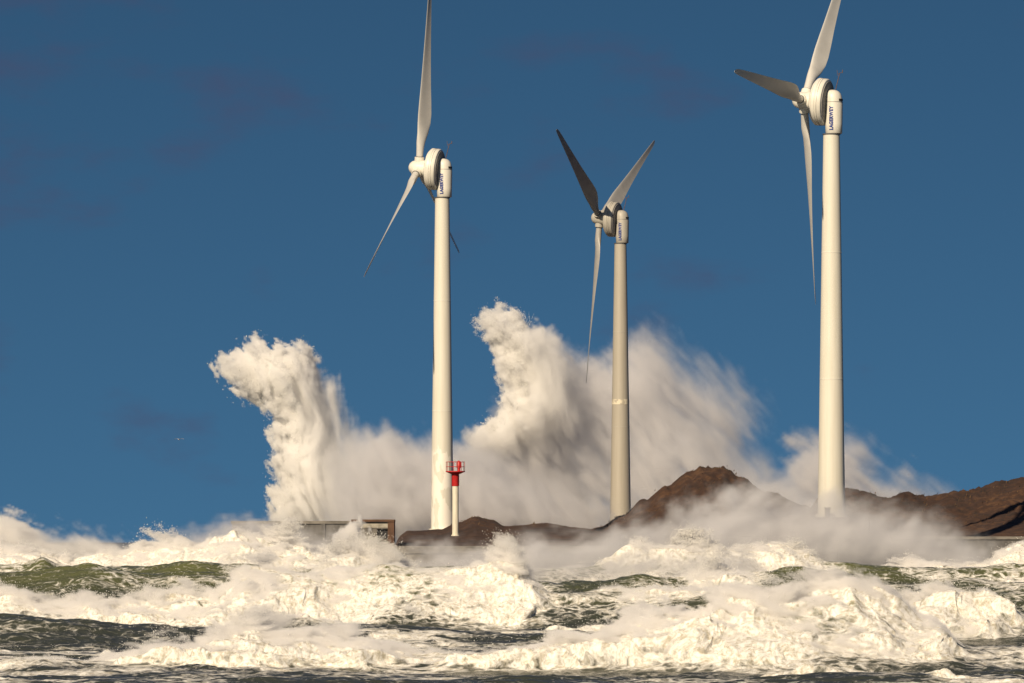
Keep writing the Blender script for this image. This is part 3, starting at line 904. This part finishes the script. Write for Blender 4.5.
def plume(name, d, pts, half, vox, dens, flow, label, cat, seed, group=None, lump=1.0, depth_shift=0.0, inner=1.0, parent=None, mat='spray', spike=0.0, strk=1.0, fine=1.0, drops=0, pivot=None):
    """pts: outline as (px, py, softness m) measured in the photograph at distance d."""
    k = d / F
    W = [((p[0] - 512) * k, EYE - (p[1] - HORIZON) * k, p[2]) for p in pts]
    pad = 3.0
    x0, x1 = min(p[0] for p in W) - pad, max(p[0] for p in W) + pad
    z0, z1 = max(-.5, min(p[1] for p in W) - pad), max(p[1] for p in W) + pad
    nx, nz, ny = int((x1 - x0) / vox), int((z1 - z0) / vox), int(2 * (half + 2) / (vox * 1.4))
    xs = np.linspace(x0, x1, nx, dtype=np.float32); zs = np.linspace(z0, z1, nz, dtype=np.float32); ys = np.linspace(-half - 2, half + 2, ny, dtype=np.float32)
    X2, Z2 = np.meshgrid(xs, zs, indexing='ij')
    S, soft = sdf_poly(X2, Z2, W)
    thick = half * np.sqrt(np.clip((S + 1.5) / (half * .9), 0.02, 1))
    fa = R(flow); ca, sa = math.cos(fa), math.sin(fa)
    cy = fbm2(X2 / 14, Z2 / 14, 2, seed + 50) * half * .35
    D = np.zeros((nx, ny, nz), np.float32)
    X, Y, Z = X2[:, None, :], ys[None, :, None], Z2[:, None, :]
    big = fbm3((X * ca + Z * sa) / 9 + Y * 0, (Y) / 6 + X * 0, (Z * ca - X * sa) / 4.5, 2, seed)
    wx = X + big * 1.5; wz = Z + big * 1.0
    u = (wx * ca + wz * sa); v = (wz * ca - wx * sa)
    if pivot:      # jets fan out from where the wave struck
        xp, zp = (pivot[0] - 512) * k, EYE - (pivot[1] - HORIZON) * k
        u = np.hypot(wx - xp, wz - zp) * 1.0; v = np.arctan2(wz - zp, wx - xp) * 26
    lumps = fbm3(u * fine / 3.4, Y * fine / 2.6 + big, v * fine / 2.3, 5, seed + 10, .64, True)
    streak = fbm3(u / (7.0 * strk + 1.5 * (1 - strk)), Y / 1.7, v / (1.05 * strk + 1.5 * (1 - strk)), 4, seed + 20, .6)
    S3 = np.minimum(S[:, None, :], half * .8) - (np.abs(Y - cy[:, None, :]) / thick[:, None, :]) ** 2 * np.clip(S[:, None, :] + 1.2, .3, half * .8)
    sf = soft[:, None, :]
    amp_l = lump * np.clip(1.3 - sf * .12, .25, 1.3)
    q = S3 + lumps * 2.6 * amp_l + streak * (.9 + .34 * sf + (1.1 if pivot else 0)) + big * 1.2
    if spike:      # fingers of water flung up and left
        fb = R(148); uu = wx * math.cos(fb) + wz * math.sin(fb); vv = wz * math.cos(fb) - wx * math.sin(fb)
        q = q + spike * fbm3(uu / 3.2, Y / 1.0, vv / .75, 3, seed + 33, .6) * 2.4 * np.clip(1.6 - sf, 0, 1)
    D = np.clip(q / sf, 0, 1) ** 1.7
    hard = np.clip(1.6 / sf, 0.10, 1)                       # soft regions are thin mist
    D = D * dens * hard * np.clip(.75 + streak * 1.3 * inner + big * .5, .12, 1.6)
    D[D < dens * 0.004] = 0
    D[:, 0] = 0; D[:, -1] = 0; D[0] = 0; D[-1] = 0; D[:, :, -1] = 0
    lo = (x0, d + depth_shift - half - 2, z0); hi = (x1, d + depth_shift + half + 2, z1)
    o = density_volume(name, lo, hi, D, M[mat], parent)
    tag(o, label, cat, group, 'stuff')
    if drops: droplets(D * (sf < 1.5), lo, hi, drops, seed, k * .8)
    return o


droplet_sets = []


def droplets(D, lo, hi, n, seed, k, thr=.25):
    """Flung drops, thickest where the fog of spray thins out."""
    rg = np.random.default_rng(seed)
    m = D.max() * thr
    W = np.where((D > 0) & (D < m), 1.0, 0.0).ravel().nonzero()[0]
    if len(W) == 0: return
    ii = W[rg.integers(0, len(W), n)]
    nx, ny, nz = D.shape
    ix = ii // (ny * nz); iy = (ii // nz) % ny; iz = ii % nz
    p = np.stack([lo[0] + ix / (nx - 1) * (hi[0] - lo[0]), lo[1] + iy / (ny - 1) * (hi[1] - lo[1]), lo[2] + iz / (nz - 1) * (hi[2] - lo[2])], -1)
    p += rg.normal(size=p.shape) * [.45, .45, .45] * rg.random((n, 1)) ** 2
    droplet_sets.append((p, rg.uniform(.25, .75, n) * k * (.7 + .8 * rg.random(n) ** 6)))


def build_droplets():
    P_ = np.concatenate([a for a, _ in droplet_sets]); S_ = np.concatenate([b for _, b in droplet_sets])
    tet = np.array([(1, 1, 1), (1, -1, -1), (-1, 1, -1), (-1, -1, 1)], float) * .6
    rg = np.random.default_rng(77)
    V = P_[:, None, :] + tet[None] * S_[:, None, None] * rg.uniform(.7, 1.3, (len(P_), 1, 3))
    b = (np.arange(len(P_)) * 4)[:, None, None]
    Q = (b + np.array([(0, 1, 2), (0, 3, 1), (0, 2, 3), (1, 3, 2)])[None]).reshape(-1, 3)
    tag(npmesh('water_droplets', V.reshape(-1, 3), Q, M['drop'], False), 'countless tiny drops of water flung off the wave crests and plumes', 'droplets', kind='stuff')



# two great plumes thrown up behind the breakwater, and what blows off them
plume('spray_plume', 850, [(218, 368, .6), (226, 360, .6), (242, 354, .6), (256, 346, .6), (268, 352, .7), (285, 352, .7), (298, 346, .8), (312, 355, 1.2), (324, 371, 2.2), (338, 393, 3.5), (352, 416, 5), (366, 440, 6), (386, 480, 7), (396, 545, 7),
                         (300, 552, 4), (268, 534, 2), (271, 505, 1.2), (274, 480, .8), (272, 462, .7), (278, 444, .7), (272, 430, .7), (274, 415, .8), (254, 400, .8), (236, 386, .7)],
      8, .19, 2.1, 114, 'tall leaning plume of white spray left of the leftmost turbine', 'spray plume', 200, spike=1.1, fine=1.8, strk=.8, lump=.75, drops=14000, pivot=(350, 620), inner=1.4)
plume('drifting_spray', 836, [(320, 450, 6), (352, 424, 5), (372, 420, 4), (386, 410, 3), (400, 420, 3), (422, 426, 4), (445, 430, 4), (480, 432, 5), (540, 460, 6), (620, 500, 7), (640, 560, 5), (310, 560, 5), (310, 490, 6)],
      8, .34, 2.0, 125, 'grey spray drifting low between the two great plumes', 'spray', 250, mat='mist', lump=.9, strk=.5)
plume('spray_plume', 985, [(474, 320, .8), (486, 309, .8), (500, 308, .8), (520, 314, 1), (545, 324, 2), (565, 345, 4), (585, 370, 6), (590, 420, 7), (560, 460, 7), (500, 470, 6), (462, 455, 4), (468, 428, 2.5), (488, 420, 1), (503, 400, .8), (507, 385, .8), (498, 370, .8), (501, 355, .8), (484, 340, .8)],
      8, .25, 2.1, 124, 'bright jagged plume of spray just left of the middle turbine', 'spray plume', 300, spike=.9, fine=1.6, strk=.7, lump=.75, drops=12000, pivot=(625, 600), inner=1.3)
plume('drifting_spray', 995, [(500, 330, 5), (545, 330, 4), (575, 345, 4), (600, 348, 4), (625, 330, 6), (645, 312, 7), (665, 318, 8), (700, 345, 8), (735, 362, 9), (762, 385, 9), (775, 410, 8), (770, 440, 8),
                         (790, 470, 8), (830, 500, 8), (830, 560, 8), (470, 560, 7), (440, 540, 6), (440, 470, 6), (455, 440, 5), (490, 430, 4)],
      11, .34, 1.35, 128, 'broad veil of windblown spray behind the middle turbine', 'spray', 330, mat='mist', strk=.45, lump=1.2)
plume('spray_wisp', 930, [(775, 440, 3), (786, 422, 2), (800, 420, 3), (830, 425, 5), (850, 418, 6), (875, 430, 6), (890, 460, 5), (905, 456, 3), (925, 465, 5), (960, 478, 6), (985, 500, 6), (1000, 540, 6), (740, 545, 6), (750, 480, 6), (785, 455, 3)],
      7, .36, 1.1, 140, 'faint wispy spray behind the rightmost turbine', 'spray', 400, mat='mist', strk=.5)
# mist blown across the quay, the dune foot and the rightmost tower's foot
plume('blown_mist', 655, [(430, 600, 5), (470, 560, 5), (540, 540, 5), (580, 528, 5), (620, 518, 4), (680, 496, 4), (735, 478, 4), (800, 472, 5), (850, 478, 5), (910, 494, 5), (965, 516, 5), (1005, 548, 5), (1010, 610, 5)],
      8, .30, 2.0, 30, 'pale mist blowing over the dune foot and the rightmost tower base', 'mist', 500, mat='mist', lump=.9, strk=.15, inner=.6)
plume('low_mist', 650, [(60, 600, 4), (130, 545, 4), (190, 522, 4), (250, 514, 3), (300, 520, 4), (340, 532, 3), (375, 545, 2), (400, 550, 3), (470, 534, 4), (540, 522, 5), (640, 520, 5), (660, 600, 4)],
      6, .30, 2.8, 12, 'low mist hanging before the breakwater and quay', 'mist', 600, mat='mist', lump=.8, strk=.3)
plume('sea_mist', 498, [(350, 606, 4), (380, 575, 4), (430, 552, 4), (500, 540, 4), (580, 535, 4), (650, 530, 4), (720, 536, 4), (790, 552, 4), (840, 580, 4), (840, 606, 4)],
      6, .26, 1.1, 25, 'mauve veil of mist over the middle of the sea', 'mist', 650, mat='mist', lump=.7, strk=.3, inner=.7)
# surf exploding low along the works
plume('surf_burst', 640, [(-60, 512, 1.5), (0, 515, 1), (18, 512, .9), (36, 517, 1.2), (50, 523, 2), (70, 520, 3), (100, 526, 3), (130, 536, 3), (170, 545, 3), (170, 580, 2), (-60, 580, 2)],
      5, .2, 2.6, 150, 'low billow of white surf at the far left edge', 'surf', 700, mat='surf', lump=.7, fine=1.4, strk=.4)
plume('surf_burst', 662, [(326, 552, 1), (334, 532, .7), (342, 522, .6), (350, 517, .6), (358, 520, .6), (363, 532, .6), (364, 552, .8)],
      2.2, .11, 4, 100, 'small upright burst of surf against the concrete block', 'surf', 750, mat='surf', lump=.5)


def surf(k, vy=.2, dens=11.0, T0=1.0, seed=900):
    """Churned foam riding the face and crest of one breaking swell."""
    d, wb, wf, pts = WAVES[k]
    x0, x1 = (-70 - 512) * d / F, (1094 - 512) * d / F
    y0, y1 = d - wf * 1.9 - 2.5, d + 6.5
    zt = max(EYE - (p[1] - HORIZON) * d / F for p in pts if p[2] > .3) + 2.6
    z0 = -.6
    vx = .078 * d / 262; vz = .07 * d / 262
    nx, ny, nz = int((x1 - x0) / vx), int((y1 - y0) / vy), int((zt - z0) / vz)
    xs = np.linspace(x0, x1, nx, dtype=np.float32); ys = np.linspace(y0, y1, ny, dtype=np.float32); zs = np.linspace(z0, zt, nz, dtype=np.float32)
    X2, Y2 = np.meshgrid(xs, ys, indexing='ij')
    _, S, Fo = sea_height(512 + X2 * F / Y2, Y2)
    rag = fbm2(X2 / 6.5, Y2 / 4.0, 5, 21, .6)
    S = S + sstep(.55, 1, Fo + rag * .75) * fbm2(X2 / 5.5 + 3, Y2 / 5.0 + rag * .5, 3, 45, .55) * 1.5
    tf = sstep(.5, 1.0, Fo + rag * .55)
    pulse = .25 + 1.2 * sstep(-.3, .6, fbm2(X2 / 6, Y2 / 12, 2, seed + k))
    edge = sstep(y0, y0 + 2.5, Y2) * sstep(y1, y1 - 3, Y2)
    yc_ = Y2 - d - fbm2(X2 / 26, Y2 / 60, 3, 11) * 9 * (0.5 if k < 2 else .8)
    crest = np.exp(-(np.where(yc_ < 0, yc_ / 2.4, yc_ / 4.6)) ** 2)
    T = T0 * tf * (pulse * crest + .16) * edge
    X, Y, Z = X2[:, :, None], Y2[:, :, None], zs[None, None, :]
    h = Z - S[:, :, None]
    warp = fbm3(X / 3, Y / 3, Z / 2.4, 2, seed + 7 * k + 3)
    lum = fbm3((X + Z * 1.2) / 2.3 + warp, Y / 1.5, Z / 1.0 + warp, 5, seed + 9 * k + 5, .68, True)
    q = T[:, :, None] * (.9 + lum * 2.3 + warp * 1.1) - h
    D = np.clip(q / (.08 + .4 * np.clip(h, 0, 1.5)), 0, 1) * (T[:, :, None] > .03) * (h > -.7)
    D = D * dens * np.clip(.8 + lum * 1.2, .2, 1.5) / (1 + 2.5 * np.clip(h, 0, 3) ** 1.5)
    D[D < .02] = 0
    D[:, 0] = 0; D[:, -1] = 0; D[0] = 0; D[-1] = 0; D[:, :, -1] = 0
    o = density_volume('surf_spray', (x0, y0, z0), (x1, y1, zt), D.astype(np.float32), M['surf'])
    w = ['nearest breaking wave at the bottom', 'second line of low breakers', 'long white breaker across the middle of the sea', 'breaker in front of the farther surf', 'far breaker close before the quay', 'farthest line of surf along the walls'][k]
    droplets(D, (x0, y0, z0), (x1, y1, zt), 30000, seed + k, d / F * .8, .12)
    tag(o, 'churned white foam and droplets on the ' + w, 'surf', None, 'stuff')


for k, t0 in enumerate([.75, .6, .95, .95, 1.1, 1.3]):
    surf(k, T0=t0)
build_droplets()
